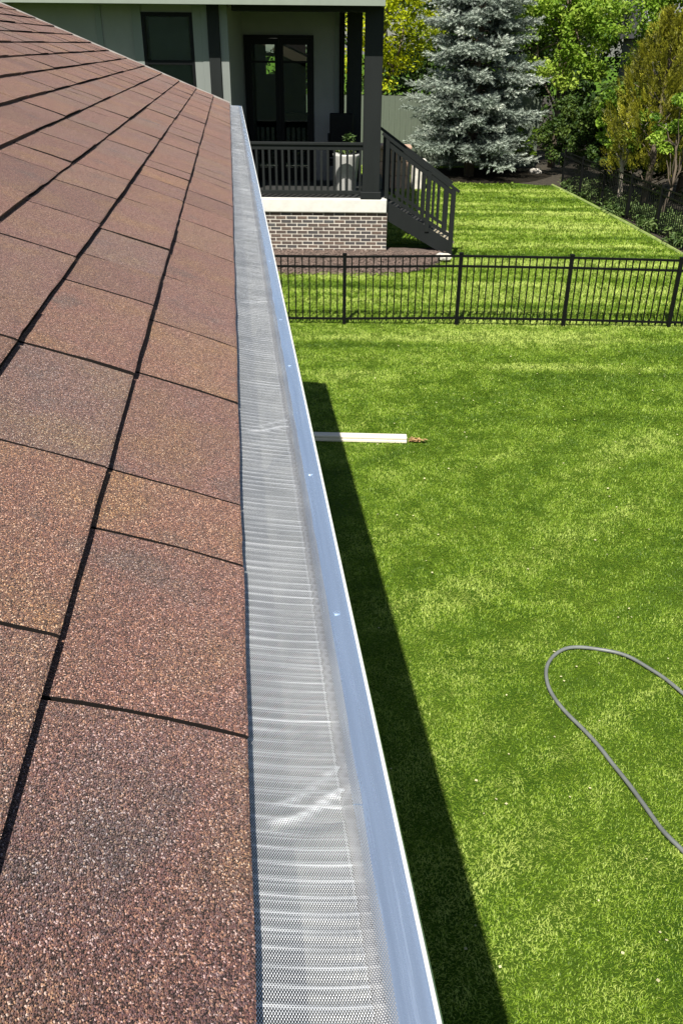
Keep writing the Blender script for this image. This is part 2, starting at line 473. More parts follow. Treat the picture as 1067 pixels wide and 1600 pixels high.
# a few pale leaf bits and clover heads in the near lawn
lb = MB(); rng = random.Random(77)
for i in range(130):
    y = rng.uniform(2.2, 11.5); x = rng.uniform(.2, 1.3+.33*y); l = rng.uniform(.006,.013); a = rng.uniform(0, 6.28)
    c = Vector((x, y, rng.uniform(.018,.03))); d = Vector((math.cos(a), math.sin(a), rng.uniform(-.3,.3)))*l; q = Vector((-d.y, d.x, rng.uniform(-.3,.3)*l))*.8
    lb.add([c-d, c+q, c+d, c-q], [(0,1,2),(0,2,3)])
tag(lb.build('lawn_specks', plain('pale_leaf_bits', (0.50,0.48,0.26), var=.4, scale=3)), 'tiny pale leaf bits scattered in the near lawn', 'leaf litter', kind='stuff')

# ------------------------------------------------------------------ our house and its roof
PSI, TH = math.radians(6.9892), math.radians(21.919)
A0, ZE, LEN, EXPO = -0.0126, 3.7-0.4361, 7.7433, 0.143
house = empty('shingled_house', (0,0,0), 'house under a brown asphalt shingle roof that fills the left side', 'house', rz=PSI)
CT, ST = math.cos(TH), math.sin(TH)
def rp(s, b, n=0.0):
    """roof frame: s up the slope from the eave, b along the eave, n off the surface"""
    return (A0 - s*CT + n*ST, b, ZE + s*ST + n*CT)
RUN = 4.9
b = MB()
vs = [rp(0.0,-3.2,-.012), rp(0.0,LEN,-.012), rp(RUN,LEN,-.012), rp(RUN,-3.2,-.012), rp(0.0,-3.2,-.030), rp(0.0,LEN,-.030), rp(RUN,LEN,-.030), rp(RUN,-3.2,-.030)]
b.add(vs, [(0,1,2,3),(7,6,5,4),(0,4,5,1),(1,5,6,2),(2,6,7,3),(3,7,4,0)])
ridge = rp(RUN, 0, 0)
b2 = [(ridge[0], ridge[2]-.012), (2*ridge[0]-A0, ZE-.012), (2*ridge[0]-A0, ZE-.03), (ridge[0], ridge[2]-.03)]
b.poly_prism(b2, 'y', -3.2, LEN)
roof = b.build('roof', M_deck, house)
roof['label'] = 'brown asphalt shingle roof slope with dark butt lines'

SEED_J = {0: [0.446,0.672,0.793,1.084,1.325,1.621,1.939,2.216,2.454,2.684], 1: [0.503,0.78,1.052]}
def course_joints(k):
    rng = random.Random(100+k)
    js = list(SEED_J.get(k, []))
    if not js:
        js = [-0.4 + rng.uniform(0,.3)]
    first = js[0]
    pre = []
    x = first
    if k == 0: x -= .31; pre.append(x)
    while x > -2.6:
        x -= rng.choice([.14,.2,.24,.27,.3,.32]); pre.append(x)
    x = js[-1]
    while x < LEN-0.1:
        x += rng.choice([.14,.19,.23,.26,.3,.32]); js.append(x)
    js = pre[::-1]+js
    js = [j for j in js if j < LEN-0.08]+[LEN+0.012]
    return js
def joint_bow(k, b):
    return random.Random(int(b*10000)*31+k).uniform(.001,.0055)
def shingle_geo(k, b0, b1, rng, rich):
    """one tab: thick butt end downslope, sliding under the course above"""
    t = rng.uniform(0.0080, 0.0128)*(.42 if k == 0 else 1)
    up = rng.choice([0, 0, 0, 0.0006, -0.0005])
    s0 = k*EXPO; s1 = s0 + EXPO + 0.003
    g = 0.0021 if b0 < 1.0 else 0.0024
    nb = 5 if rich else 3
    jag = [rng.uniform(-.0009,.0009) for _ in range(nb)]
    if rng.random() < .3: jag[rng.randrange(nb)] += rng.uniform(-.003,.001)
    bw0, bw1 = joint_bow(k, b0), joint_bow(k, b1)
    vs = []
    rows = [0, .02, .2, .4, .6, .8, 1] if rich else [0, .33, .66, 1]
    for r in rows:
        for i in range(nb):
            f = i/(nb-1)
            bb = b0+g+(b1-b0-2*g)*f
            s = s0+(s1-s0)*r + (jag[i] if r == 0 else 0)
            bb += (bw0+(bw1-bw0)*f)*math.sin(math.pi*min(1,r))*0.9
            n = (t+up)*(1-.75*r) + 0.0012 + (0.0004*rng.uniform(-1,1) if r < 1 else 0)
            if r == 0: n -= .0008
            vs.append(rp(s, bb, n+0.0008))
    nv = len(vs)
    for r in rows:                      # the underside
        for i in (0, nb-1):
            pass
    fs = []
    for q in range(len(rows)-1):
        for i in range(nb-1):
            a = q*nb+i
            fs.append((a, a+1, a+nb+1, a+nb))
    # butt face
    low = []
    for i in range(nb):
        x, y, z = vs[i]
        low.append(len(vs)); vs.append((x-ST*(t+.003)*1.0, y, z-CT*(t+.003)))
    for i in range(nb-1): fs.append((low[i], low[i+1], i+1, i))
    # side faces
    for e in (0, nb-1):
        prevtop = e; prevlow = low[e]
        for q in range(1, len(rows)):
            top = q*nb+e; x, y, z = vs[top]
            li = len(vs); vs.append((x-ST*.0062, y, z-CT*.0062))
            fs.append((prevlow, prevtop, top, li) if e == 0 else (prevtop, prevlow, li, top))
            prevtop, prevlow = top, li
    return vs, fs
def visible_from(k):
    return {0: -.2, 1: -.1, 2: .7, 3: 1.9, 4: 2.7, 5: 3.6, 6: 4.2, 7: 4.7, 8: 5.1, 9: 5.5, 10: 5.9, 11: 6.2}.get(k, 99)
rest = MB(); n_sh = 0
for k in range(0, int(RUN/EXPO)):
    js = course_joints(k); rng = random.Random(500+k)
    for b0, b1 in zip(js[:-1], js[1:]):
        vis = b1 > visible_from(k) and n_sh < 299
        vs, fs = shingle_geo(k, b0, b1, rng, vis and b0 < 4)
        if vis:
            me = bpy.data.meshes.new('shingle'); me.from_pydata(vs, [], fs)
            me.materials.append(M_shingle); me.materials.append(M_cut)
            nt_ = (7 if b0 < 4 else 4)-1; ntop = nt_*((5 if b0 < 4 else 3)-1)
            me.polygons.foreach_set('material_index', [0 if i < ntop else 1 for i in range(len(fs))])
            link(bpy.data.objects.new('shingle', me), roof); n_sh += 1
        else:
            rest.add(vs, fs)
o = rest.build('shingle_field', M_shingle, roof); o['kind'] = 'stuff'
# starter strip that overhangs into the gutter
st = MB(); st.add([rp(.003,-3,-.001), rp(.003,LEN+.01,-.001), rp(.2,LEN+.01,-.001), rp(.2,-3,-.001), rp(.003,-3,-.004), rp(.003,LEN+.01,-.004), rp(.2,LEN+.01,-.004), rp(.2,-3,-.004)],
       [(0,1,2,3),(7,6,5,4),(0,4,5,1),(1,5,6,2),(2,6,7,3),(3,7,4,0)])
st.build('starter_strip', M_deck, roof)
de = MB()
p = [rp(0,LEN+.013,.014), rp(RUN,LEN+.013,.014), rp(RUN,LEN+.034,.014), rp(0,LEN+.034,.014), rp(0,LEN+.013,-.055), rp(RUN,LEN+.013,-.055), rp(RUN,LEN+.034,-.055), rp(0,LEN+.034,-.055)]
de.add(p, [(0,3,2,1),(4,5,6,7),(0,1,5,4),(1,2,6,5),(2,3,7,6),(3,0,4,7)])
de.build('drip_edge', M_drip, roof)
# walls, soffit and gable below
w = MB(); w.box(2*ridge[0]+.4, -.40, -3.0, LEN-.32, 0, ZE-.26); w.build('wall', M_siding, house)
w = MB(); w.poly_prism([(2*ridge[0]+.4, ZE-.258), (-.40, ZE-.258), (ridge[0], ridge[2]-.22)], 'y', LEN-.36, LEN-.32); w.build('gable', M_siding, house)
w = MB(); w.box(-.398, -.062, -3.0, LEN-.02, ZE-.20, ZE-.19); w.build('soffit', M_white, house)
w = MB(); w.box(-.060, -.038, -3.0, LEN+.008, ZE-.21, ZE-.030); w.build('fascia_board', M_white, house)

# ------------------------------------------------------------------ the gutter with its mesh guard
gut = empty('rain_gutter', (0,0,0), 'aluminium rain gutter under a silver mesh guard along the shingle edge', 'gutter', rz=PSI)
RIM = A0+0.0993; ZR = ZE-.015
prof = [(-.036, ZR+.006), (-.036, ZR-.088), (.026, ZR-.088), (.034, ZR-.070), (.052, ZR-.050), (.066, ZR-.040), (.076, ZR-.022),
        (RIM-.0015, ZR-.018), (RIM, ZR-.015), (RIM, ZR-.0035), (RIM-.0012, ZR-.0008), (RIM-.0026, ZR), (RIM-.0040, ZR-.0010), (RIM-.006, ZR-.0022), (RIM-.020, ZR-.0026), (RIM-.0285, ZR-.0022)]
def gutter_trough():
    ts = np.linspace(-3.0, LEN+.02, 90)
    n = len(prof); vs = []; fs = []
    rng = random.Random(4)
    for j, y in enumerate(ts):
        wob = 0.0007*math.sin(y*2.3)+0.0005*math.sin(y*5.1+1)
        for i, (a, z) in enumerate(prof):
            vs.append((a + (wob if i > 7 else 0), y, z + (rng.uniform(-.0003,.0003) if i > 12 else 0)))
    for j in range(len(ts)-1):
        for i in range(n-1):
            fs.append((j*n+i, j*n+i+1, (j+1)*n+i+1, (j+1)*n+i))
    mb = MB(); mb.add(vs, fs)
    o = mb.build('trough', M_alu, gut, smooth=True)
    o.data.materials.append(M_silt)
    for p_ in o.data.polygons:
        if p_.index % (n-1) < 6: p_.material_index = 1
    s = o.modifiers.new('sheet', 'SOLIDIFY'); s.thickness = 0.0009; s.offset = 0
    return o
gutter_trough()
w = MB(); w.tube([(RIM-.0016, y, ZR+.0002) for y in np.linspace(-3, LEN+.02, 60)], .0014, 6); w.build('rim_bead', M_white, gut, smooth=True)
w = MB(); w.poly_prism(prof[:13], 'y', LEN+.0205, LEN+.0225); w.build('end_cap', M_alu, gut)
SEAMS = [-1.6, -0.9, 0.398, 1.674, 3.147, 4.42, 5.70, 6.98, LEN+.012]
BUMPS = [0.398, 1.037, 1.674, 2.41, 3.147, 3.78, 4.42, 5.06, 5.70, 6.34, 6.98]
MA0, MA1 = A0-.002, A0+.0776
def guard_panel(b0, b1, rng):
    pitch = 0.0112; seg = 9
    if b0 > 4: seg = 4
    nb = max(8, int((b1-b0)/pitch*seg)); na = 12
    bs = np.linspace(b0+.0006, b1+.004, nb+1); aa = np.linspace(0, 1, na+1)
    ph = 2*math.pi*bs/pitch + 1.3*np.sin(bs*9.0) + 0.8*np.sin(bs*23.0)
    amp = 0.00035*(0.45+0.75*vnoise(bs*26, bs*0+3, 12))
    V = np.zeros((nb+1, na+1, 3)); RG = np.zeros((nb+1, na+1))
    for i, f in enumerate(aa):
        a = MA0+(MA1-MA0)*f
        edge = np.clip((1-f)/0.12, 0, 1)*np.clip((f+.05)/0.1, 0, 1)
        skew = 0.5*math.sin(f*4+b0)*0.8
        z = ZR - .0035 + 0.0145*(1-f) + amp*np.sin(ph+skew)*edge*(0.7+0.6*vnoise(bs*14, bs*0+f*3, 13))
        rdg = np.exp(-((np.mod(ph+skew, 2*math.pi)-math.pi)/0.50)**2)*(0.15+1.25*vnoise(bs*75, bs*0+f*1.5, 14))
        rdg = rdg + 0.55*np.exp(-((np.mod(ph*2.0+1.1, 2*math.pi)-math.pi)/0.6)**2)*vnoise(bs*55, bs*0+f*2+9, 15)
        z = z + 0.0006*rdg*edge
        RG[:, i] = np.clip(rdg, 0, 1)
        z = z - 0.0022*math.sin(math.pi*f)*(0.6+0.4*np.sin(bs*4.2+1))
        for c in BUMPS:                                   # creases over the hidden hangers
            d = bs-(c+0.046*(f-0.6)+0.003*math.sin(f*9+c))
            if abs(c-bs.mean()) < 2:
                cf = min(1, max(0, (f-.15)/.2))
                RG[:, i] = np.maximum(RG[:, i], (np.exp(-(d/0.0022)**2)*.8+np.exp(-((d-.011-.012*f)/0.002)**2)*.45)*cf)
                z = z + (0.0018 if c < .5 else .0014)*np.exp(-(d/0.0026)**2)*cf*edge + .0009*np.exp(-((d-.011-.012*f)/.0022)**2)*cf*edge - 0.0016*np.exp(-((d+0.016)/0.008)**2)*edge*f
        V[:, i, 0] = a; V[:, i, 1] = bs; V[:, i, 2] = z
    idx = np.arange((nb+1)*(na+1)).reshape(nb+1, na+1)
    Fq = np.stack([idx[:-1,:-1], idx[:-1,1:], idx[1:,1:], idx[1:,:-1]], -1).reshape(-1, 4)
    o = np_mesh('guard_panel', V.reshape(-1,3), Fq, M_guard, gut, {'ridge': RG.ravel()}, smooth=True)
    # crimped border where the mesh is folded down on the lip
    nb2 = max(6, int((b1-b0)/0.006)); bs2 = np.linspace(b0+.0006, b1-.0006, nb2+1)
    vs = []; fs = []
    for j, y in enumerate(bs2):
        e = 0.0004*math.sin(y*61)
        for a, z in ((MA1-.0150, ZR-.0034), (MA1-.0125, ZR-.0012), (MA1-.004, ZR-.0007), (MA1+.0006+e*.4, ZR-.0021)):
            vs.append((a, y, z+.0002*math.sin(y*60+a*900)))
    for j in range(nb2):
        for i in range(3): fs.append((j*4+i, j*4+i+1, (j+1)*4+i+1, (j+1)*4+i))
    mb = MB(); mb.add(vs, fs); mb.build('border_strip', M_border, o, smooth=True)
    return o
for b0, b1 in zip(SEAMS[1:-1], SEAMS[2:]):
    guard_panel(b0, b1, random)
for c in BUMPS + [-0.5]:
    h = MB(); h.bar((-.033, c+.01, ZR-.026), (RIM-.006, c+.012, ZR-.022), .012, .0016)
    h.bar((-.033, c+.01, ZR-.050), (-.033, c+.01, ZR-.012), .012, .002, up=(1,0,0))
    h.build('hanger', M_silt, gut)
for i, y in enumerate((0.62, 0.905, 1.30, 1.56, 2.05, 2.75, 3.4, 4.1, 4.9, 5.6)):
    s = MB(); s.tube([(RIM-.014, y, ZR-.0024), (RIM-.014, y, ZR-.0012), (RIM-.014, y, ZR-.0006)], [.0030, .0027, .0012], 8)
    s.build('screw', M_alu, gut)

# ------------------------------------------------------------------ downspout on the lawn, leaf bits, hose
def box_spout():
    n = 40; vs = []; fs = []
    x0, x1 = -0.62, 0.683
    prof2 = [(8.145,.010),(8.145,.030),(8.151,.040),(8.145,.050),(8.145,.066),(8.152,.074),(8.175,.074),(8.182,.070),(8.198,.070),(8.205,.074),(8.232,.074),(8.239,.066),(8.239,.010),(8.232,.003),(8.152,.003)]
    k = len(prof2)
    for x in (x0, x1):
        for yy, zz in prof2: vs.append((x, yy - (x-0.683)*0.036, zz))
    for i in range(k): fs.append((i, (i+1) % k, k+(i+1) % k, k+i))
    return vs, fs
ds = empty('downspout_pipe', (0.6,8.19,0), 'cream white downspout length lying on the grass, half in the eave shade', 'downspout')
mb = MB(); vs, fs = box_spout(); mb.add([(x-.6, y-8.19, z) for x, y, z in vs], fs)
o = mb.build('pipe', plain('cream_coated_aluminium', (0.66,0.60,0.50), rough=0.5, var=0.06), ds); s = o.modifiers.new('sheet', 'SOLIDIFY'); s.thickness = 0.0015
mb = MB(); mb.box(.045,.064,-.048,.050,.001,.077); mb.box(-1.2,-1.1,.02,.1,.001,.08)
for nm in ('collar',):
    pass
leafy = MB(); rng = random.Random(3)
for i in range(46):
    x = 0.715 + abs(rng.gauss(0, .085)); y = 8.185 + rng.uniform(-.03,.03)*(1-(x-.7)*2) - (x-.7)*.10
    a = rng.uniform(0, 6.28); l = rng.uniform(.016,.034)
    c = Vector((x, y, rng.uniform(.028,.05))); d = Vector((math.cos(a), math.sin(a), rng.uniform(-.4,.4))); q = Vector((-d.y, d.x, rng.uniform(-.3,.3)))
    leafy.add([c-d*l, c+q*l*.5, c+d*l, c-q*l*.5], [(0,1,2),(0,2,3)])
tag(leafy.build('leaf_litter', M_deadleaf), 'rusty dry leaf bits spilled at the mouth of the white downspout', 'leaf litter', kind='stuff')

hp = [(2.235,4.213),(2.207,4.275),(2.159,4.387),(2.083,4.485),(2.001,4.578),(1.909,4.641),(1.806,4.675),(1.698,4.688),(1.583,4.675),(1.491,4.614),(1.421,4.518),(1.382,4.408),(1.369,4.271),(1.396,4.133),(1.446,3.993),(1.505,3.867),(1.567,3.727),(1.602,3.611),(1.64,3.482),(1.676,3.359),(1.707,3.257),(1.737,3.133),(1.77,3.05),(1.806,2.99)]
hp = [(3.6,2.6),(3.1,3.0),(2.6,3.62),(2.36,3.98)] + hp + [(1.90,2.80),(2.02,2.5),(2.3,2.1),(2.8,1.7)]
def smooth_path(p, n):
    out = []
    for i in range(len(p)-1):
        p0 = p[max(i-1,0)]; p1 = p[i]; p2 = p[i+1]; p3 = p[min(i+2,len(p)-1)]
        for k in range(n):
            t = k/n
            out.append(tuple(0.5*((2*p1[c])+(-p0[c]+p2[c])*t+(2*p0[c]-5*p1[c]+4*p2[c]-p3[c])*t*t+(-p0[c]+3*p1[c]-3*p2[c]+p3[c])*t**3) for c in range(2)))
    out.append(p[-1]); return out
sm = smooth_path(hp, 5)
for _ in range(3):
    sm = [sm[0]]+[tuple((sm[i-1][c]+2*sm[i][c]+sm[i+1][c])/4 for c in range(2)) for i in range(1, len(sm)-1)]+[sm[-1]]
mb = MB(); mb.tube([(x, y, .021+.004*math.sin(i*.35)) for i, (x, y) in enumerate(sm)], .0128, 10)
tag(mb.build('garden_hose', M_hose, smooth=True), 'grey garden hose curving in a loop on the sunlit grass', 'hose')

# ------------------------------------------------------------------ black metal fence across the lawns
fence = empty('metal_fence', (0,12.5,0), 'black metal picket fence between the near lawn and the porch', 'fence')
FY = 0.0
pxs = [-3.29, -1.645, 0.012, 1.706, 3.320, 4.917, 6.54, 8.16]
ptop = [1.03, 1.03, 1.03, 1.055, 1.045, 1.02, 1.0, 1.0]
pm = MB(); pm.box(-.026,.026,-.026,.026,-.3,1.03); pm.box(-.032,.032,-.032,.032,1.03,1.048)
proto = pm.build('post', M_fence, fence); proto.location = (pxs[0], FY, 0)
for x, zt in list(zip(pxs, ptop))[1:]:
    o = proto.copy(); C.objects.link(o); o.parent = fence; o.location = (x, FY, zt-1.03)
pk = MB(); pk.box(-.0085,.0085,-.0085,.0085,.045,.995)
pproto = None
for i in range(len(pxs)-1):
    xa, xb = pxs[i], pxs[i+1]; za, zb = ptop[i]-1.03, ptop[i+1]-1.03
    for z, hh in ((1.0,.03),(.855,.03),(.085,.03)):
        mb = MB(); mb.bar((xa+.026, FY, z+za), (xb-.026, FY, z+zb), .028, hh); mb.build('rail', M_fence, fence)
    for q in range(1, 16):
        t = q/16
        if pproto is None:
            pproto = pk.build('picket', M_fence, fence); o = pproto
        else:
            o = pproto.copy(); C.objects.link(o); o.parent = fence
        o.location = (xa+(xb-xa)*t, FY, za+(zb-za)*t)

# ------------------------------------------------------------------ neighbour's house
nh = empty('grey_house', (0,17,0), 'grey house with a covered porch on a brick base', 'house')
def P(mb, name, m, parent=nh, **k):
    mb.v = [(x, y-17, z) for x, y, z in mb.v]
    return mb.build(name, m, parent, **k)
# brick base: every brick a piece, on a recessed mortar core
BX0, BX1, BZ0, BZ1 = -3.0, 0.833, 0.05, 0.862
base = P(MB().box(BX0, BX1-.008, 17.008, 18.9, BZ0, BZ1), 'porch_base', M_mortar)
mods = []
for i, (c, v) in enumerate((((.070,.052,.044),.2), ((.095,.066,.052),.25), ((.050,.045,.045),.2), ((.062,.060,.060),.2))):
    mods.append(plain('brick_face_%d' % i, c, rough=.9, var=.35, scale=14, bump=.35, bscale=60))
bm_cache = []
for i, mm in enumerate(mods):
    mb = MB(); mb.box(-.0965,.0965,-.05,.05,-.0285,.0285); bm_cache.append(mb)
bprotos = {}
rng = random.Random(21)
def brick(x, z, key, half=False):
    kk = (key, half)
    if kk not in bprotos:
        w = .042 if half else .0945
        mb = MB(); mb.box(-w,w,-.046,.05,-.0245,.0245)
        o = mb.build('brick', mods[key], base); bprotos[kk] = o
    else:
        o = bprotos[kk].copy(); C.objects.link(o); o.parent = base
    o.location = (x, .05 + rng.uniform(-.003,.003), z)
    return o
z = BZ1-.0345; row = 0
while z > 0.06:
    off = 0.0 if row % 2 == 0 else 0.1035
    x = BX1-.0975-off
    if off: brick(BX1-.046, z, rng.choice((0,0,1,2,3)), True)
    while x > -1.75:
        top_dark = z > .62 and x < .0
        brick(x, z, rng.choice((2,3,3,0)) if top_dark and rng.random() < .6 else rng.choice((0,0,1,1,2)))
        x -= .207
    z -= .0677; row += 1
P(MB().box(-3.0, 0.812, 16.955, 17.17, .864, 1.117), 'porch_slab', M_conc, bevel=.02)
P(MB().box(-3.0, 0.828, 17.172, 20.6, .863, 1.112), 'porch_floor', M_porch)
# columns
def column(x0, x1, y0, z1, name='column'):
    c = P(MB().box(x0, x1, y0, y0+(x1-x0), 1.119, z1), name, M_char, bevel=.006)
    P(MB().box(x0-.035, x1+.035, y0-.035, y0+(x1-x0)+.035, 1.118, 1.245), 'column_foot', M_char, c, bevel=.008)
    c.children[0].matrix_parent_inverse = Matrix.Identity(4)
    return c
column(.335, .660, 16.985, 4.36)
column(.02, .33, 19.35, 4.36)
column(-2.436, -2.232, 17.02, 4.36)
# house wall left of the porch, with its window and trims
WY = 17.09
wall = MB()
for x0, x1, z0, z1 in ((-9,-3.60,0,4.6),(-3.60,-2.70,4.17,4.6),(-3.60,-2.70,0,2.2),(-2.70,-2.086,0,4.6)):
    wall.box(x0, x1, WY, WY+.16, z0, z1)
P(wall, 'wall', M_wall)
for x0, x1 in ((-2.549,-2.44),(-2.228,-2.086)):
    P(MB().box(x0, x1, WY-.03, WY-.002, 1.1, 4.4), 'trim_board', M_trim)
for x0, x1 in ((-3.76,-3.602),(-2.698,-2.551)):
    P(MB().box(x0, x1, WY-.025, WY-.002, 2.0, 4.30), 'trim_board', M_trim)
P(MB().box(-3.76, -2.551, WY-.027, WY-.002, 4.30, 4.42), 'trim_board', M_trim)
P(MB().box(-6.0,-5.86, WY-.025, WY-.002, .4, 4.42), 'trim_board', M_trim)
P(MB().box(-4.4,-4.30, WY-.022, WY-.002, .4, 4.42), 'trim_board', M_trim)
wf = MB()
wf.box(-3.60,-3.545,WY-.02,WY+.07,2.2,4.17); wf.box(-2.755,-2.70,WY-.02,WY+.07,2.2,4.17)
wf.box(-3.545,-2.755,WY-.02,WY+.07,4.11,4.17); wf.box(-3.545,-2.755,WY-.02,WY+.07,2.2,2.26); wf.box(-3.545,-2.755,WY-.012,WY+.065,3.36,3.43)
win = P(wf, 'window', M_black)
P(MB().box(-3.545,-2.755,WY+.03,WY+.036,2.262,3.358), 'pane', M_glass, win)
P(MB().box(-3.545,-2.755,WY+.03,WY+.036,3.432,4.108), 'pane', M_glass, win)
P(MB().box(-3.5,-2.8,WY+.09,WY+.094,3.0,4.1), 'window_blind', plain('grey_blind', (.055,.05,.05)), win)
# side wall and back wall of the porch, with the glazed door
BY = 19.5
P(MB().box(-2.246,-2.10, WY+.162, BY, .8, 4.5), 'side_wall', M_wall)
DX0, DX1, DZ1 = -2.07, -0.655, 3.86
bw = MB(); bw.box(-2.10, DX0, BY, BY+.18, 1.0, 4.5); bw.box(DX1, -.134, BY, BY+.18, 1.0, 4.5); bw.box(DX0, DX1, BY, BY+.18, DZ1, 4.5)
P(bw, 'back_wall', M_wall)
P(MB().box(-.23, -.132, BY-.022, BY-.002, 1.11, 4.4), 'trim_board', M_trim)
def door_leaf(x0, x1):
    d = MB(); y0, y1 = BY-.03, BY+.03
    d.box(x0,x0+.085,y0,y1,1.12,DZ1-.06); d.box(x1-.085,x1,y0,y1,1.12,DZ1-.06)
    d.box(x0+.085,x1-.085,y0,y1,DZ1-.17,DZ1-.06); d.box(x0+.085,x1-.085,y0,y1,1.12,1.36); d.box(x0+.085,x1-.085,y0+.01,y1-.01,3.36,3.40)
    return d
fr = MB(); fr.box(DX0,DX0+.055,BY-.045,BY+.10,1.112,DZ1); fr.box(DX1-.055,DX1,BY-.045,BY+.10,1.112,DZ1); fr.box(DX0+.055,DX1-.055,BY-.045,BY+.10,DZ1-.058,DZ1)
door = P(fr, 'patio_door', M_black)
mid = (DX0+DX1)/2
for x0, x1, hx in ((DX0+.057, mid-.002, mid-.05), (mid+.002, DX1-.057, mid+.05)):
    P(door_leaf(x0, x1), 'door_leaf', M_black, door)
    P(MB().box(x0+.085, x1-.085, BY-.004, BY+.004, 1.36, 3.36), 'pane', M_glass, door)
    P(MB().box(x0+.085, x1-.085, BY-.004, BY+.004, 3.40, DZ1-.17), 'pane', M_glass, door)
h = MB(); h.bar((mid+.045, BY-.06, 2.02), (mid+.045, BY-.06, 2.34), .02, .03); P(h, 'handle', M_black, door)
# dim room behind the door, its far wall with two windows
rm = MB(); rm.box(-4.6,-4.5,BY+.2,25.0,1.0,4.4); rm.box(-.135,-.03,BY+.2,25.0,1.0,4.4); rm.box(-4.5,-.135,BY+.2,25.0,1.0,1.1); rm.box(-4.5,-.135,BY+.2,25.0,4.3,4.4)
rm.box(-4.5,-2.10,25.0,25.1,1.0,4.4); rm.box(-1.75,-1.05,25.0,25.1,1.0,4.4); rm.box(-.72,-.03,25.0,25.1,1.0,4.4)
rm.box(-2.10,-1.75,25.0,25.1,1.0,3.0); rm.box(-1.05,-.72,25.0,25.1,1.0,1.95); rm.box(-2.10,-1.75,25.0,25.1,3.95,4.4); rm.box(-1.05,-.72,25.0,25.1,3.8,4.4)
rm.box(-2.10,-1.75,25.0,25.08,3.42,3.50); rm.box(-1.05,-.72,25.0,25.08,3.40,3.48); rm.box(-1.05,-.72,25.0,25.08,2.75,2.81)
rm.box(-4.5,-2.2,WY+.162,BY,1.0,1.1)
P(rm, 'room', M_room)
ch = MB(); ch.box(-1.35,-.80,20.5,21.0,1.60,1.68); ch.box(-1.35,-.80,20.98,21.03,1.68,2.35)
for x in (-1.33,-.84):
    for y in (20.52,20.98): ch.box(x,x+.04,y,y+.04,1.1,1.6)
P(ch, 'indoor_chair', M_black)
# porch ceiling, beam, fascia, roof
P(MB().box(-9, .66, 16.555, 20.6, 4.40, 4.43), 'soffit', M_soffit)
P(MB().box(-2.0, .64, 17.0, 17.30, 4.2, 4.40), 'beam', M_char)
P(MB().box(-9, .655, 16.47, 16.55, 4.275, 4.47), 'fascia_board', M_fascia)
P(MB().box(.60, .658, 16.552, 20.6, 4.275, 4.47), 'side_fascia', M_fascia)
P(MB().poly_prism([(16.45,4.472),(21,6.9),(25.5,4.472)], 'x', -9, .72), 'roof', M_roofgrey)
dp = MB(); dp.tube([(-.10,BY-.35,4.39),(-.10,BY-.34,4.22),(-.085,BY-.09,4.06),(-.085,BY-.075,3.9),(-.085,BY-.075,1.2),(-.06,BY-.16,1.12)], .032, 8)
P(dp, 'porch_downspout', M_black)
# front railing
RY = 17.06
rl = MB(); rl.box(-2.232,.335,RY-.05,RY+.05,2.06,2.105); rl.box(-2.232,.335,RY-.022,RY+.022,1.97,2.058); rl.box(-2.232,.335,RY-.025,RY+.025,1.19,1.255)
rail = P(rl, 'porch_railing', M_char, bevel=.004)
bp = None
x = -2.15
while x < .30:
    if bp is None:
        mb = MB(); mb.box(-.021,.021,-.021,.021,1.255,1.97); o = bp = mb.build('baluster', M_char, rail)
    else:
        o = bp.copy(); C.objects.link(o); o.parent = rail
    o.location = (x, RY-17, 0); x += .122
# stairs to the right of the porch
stairs = MB()
X0, X1, Z0, Z1 = .842, 2.07, 1.02, .30
def slope(x): return 1.02 + (x-.842)*(.30-1.02)/(2.07-.842)
def stringer(y):
    mb = MB(); mb.poly_prism([(.842,1.02+.03),(2.10,slope(2.10)+.03),(2.10,.10),(1.93,.10),(.842,.70)], 'y', y, y+.045); return mb
st_o = P(stringer(17.08), 'staircase', M_char)
P(stringer(18.25), 'stringer', M_char, st_o)
for i in range(6):
    tx = .86 + i*.215; tz = slope(tx+.1)-.01
    P(MB().box(tx, tx+.235, 17.127, 18.248, tz-.035, tz), 'tread', M_porch if i < 4 else plain('pale_tread_board', (.32,.28,.2)), st_o)  # the lowest treads get a paler board colour
    P(MB().box(tx+.008, tx+.026, 17.127, 18.248, tz-.17, tz-.037), 'riser', M_black, st_o)
for yy in (17.10, 18.27):
    P(MB().bar((.70,yy,2.262), (2.20,yy,1.248), .10, .05), 'handrail', M_char, st_o)
    P(MB().bar((.78,yy,2.10), (2.08,yy,1.225), .045, .08), 'upper_rail', M_char, st_o)
    P(MB().bar((.842,yy,1.155), (2.06,yy,.44), .045, .06), 'lower_rail', M_char, st_o)
    for px_, w in ((.80,.07),(1.612,.08),(2.095,.085)):
        tz = 2.262-(px_-.70)*1.014/1.5
        P(MB().box(px_-w/2, px_+w/2, yy-.045, yy+.045, .06 if px_ > 2 else slope(px_)-.06, tz-.02), 'newel_post', M_char, st_o)
    bx = .905
    while bx < 2.02:
        if abs(bx-1.612) > .07:
            P(MB().box(bx-.018, bx+.018, yy-.018, yy+.018, slope(bx)+.16, 2.19-(bx-.70)*1.014/1.5), 'baluster', M_char, st_o)
        bx += .1015

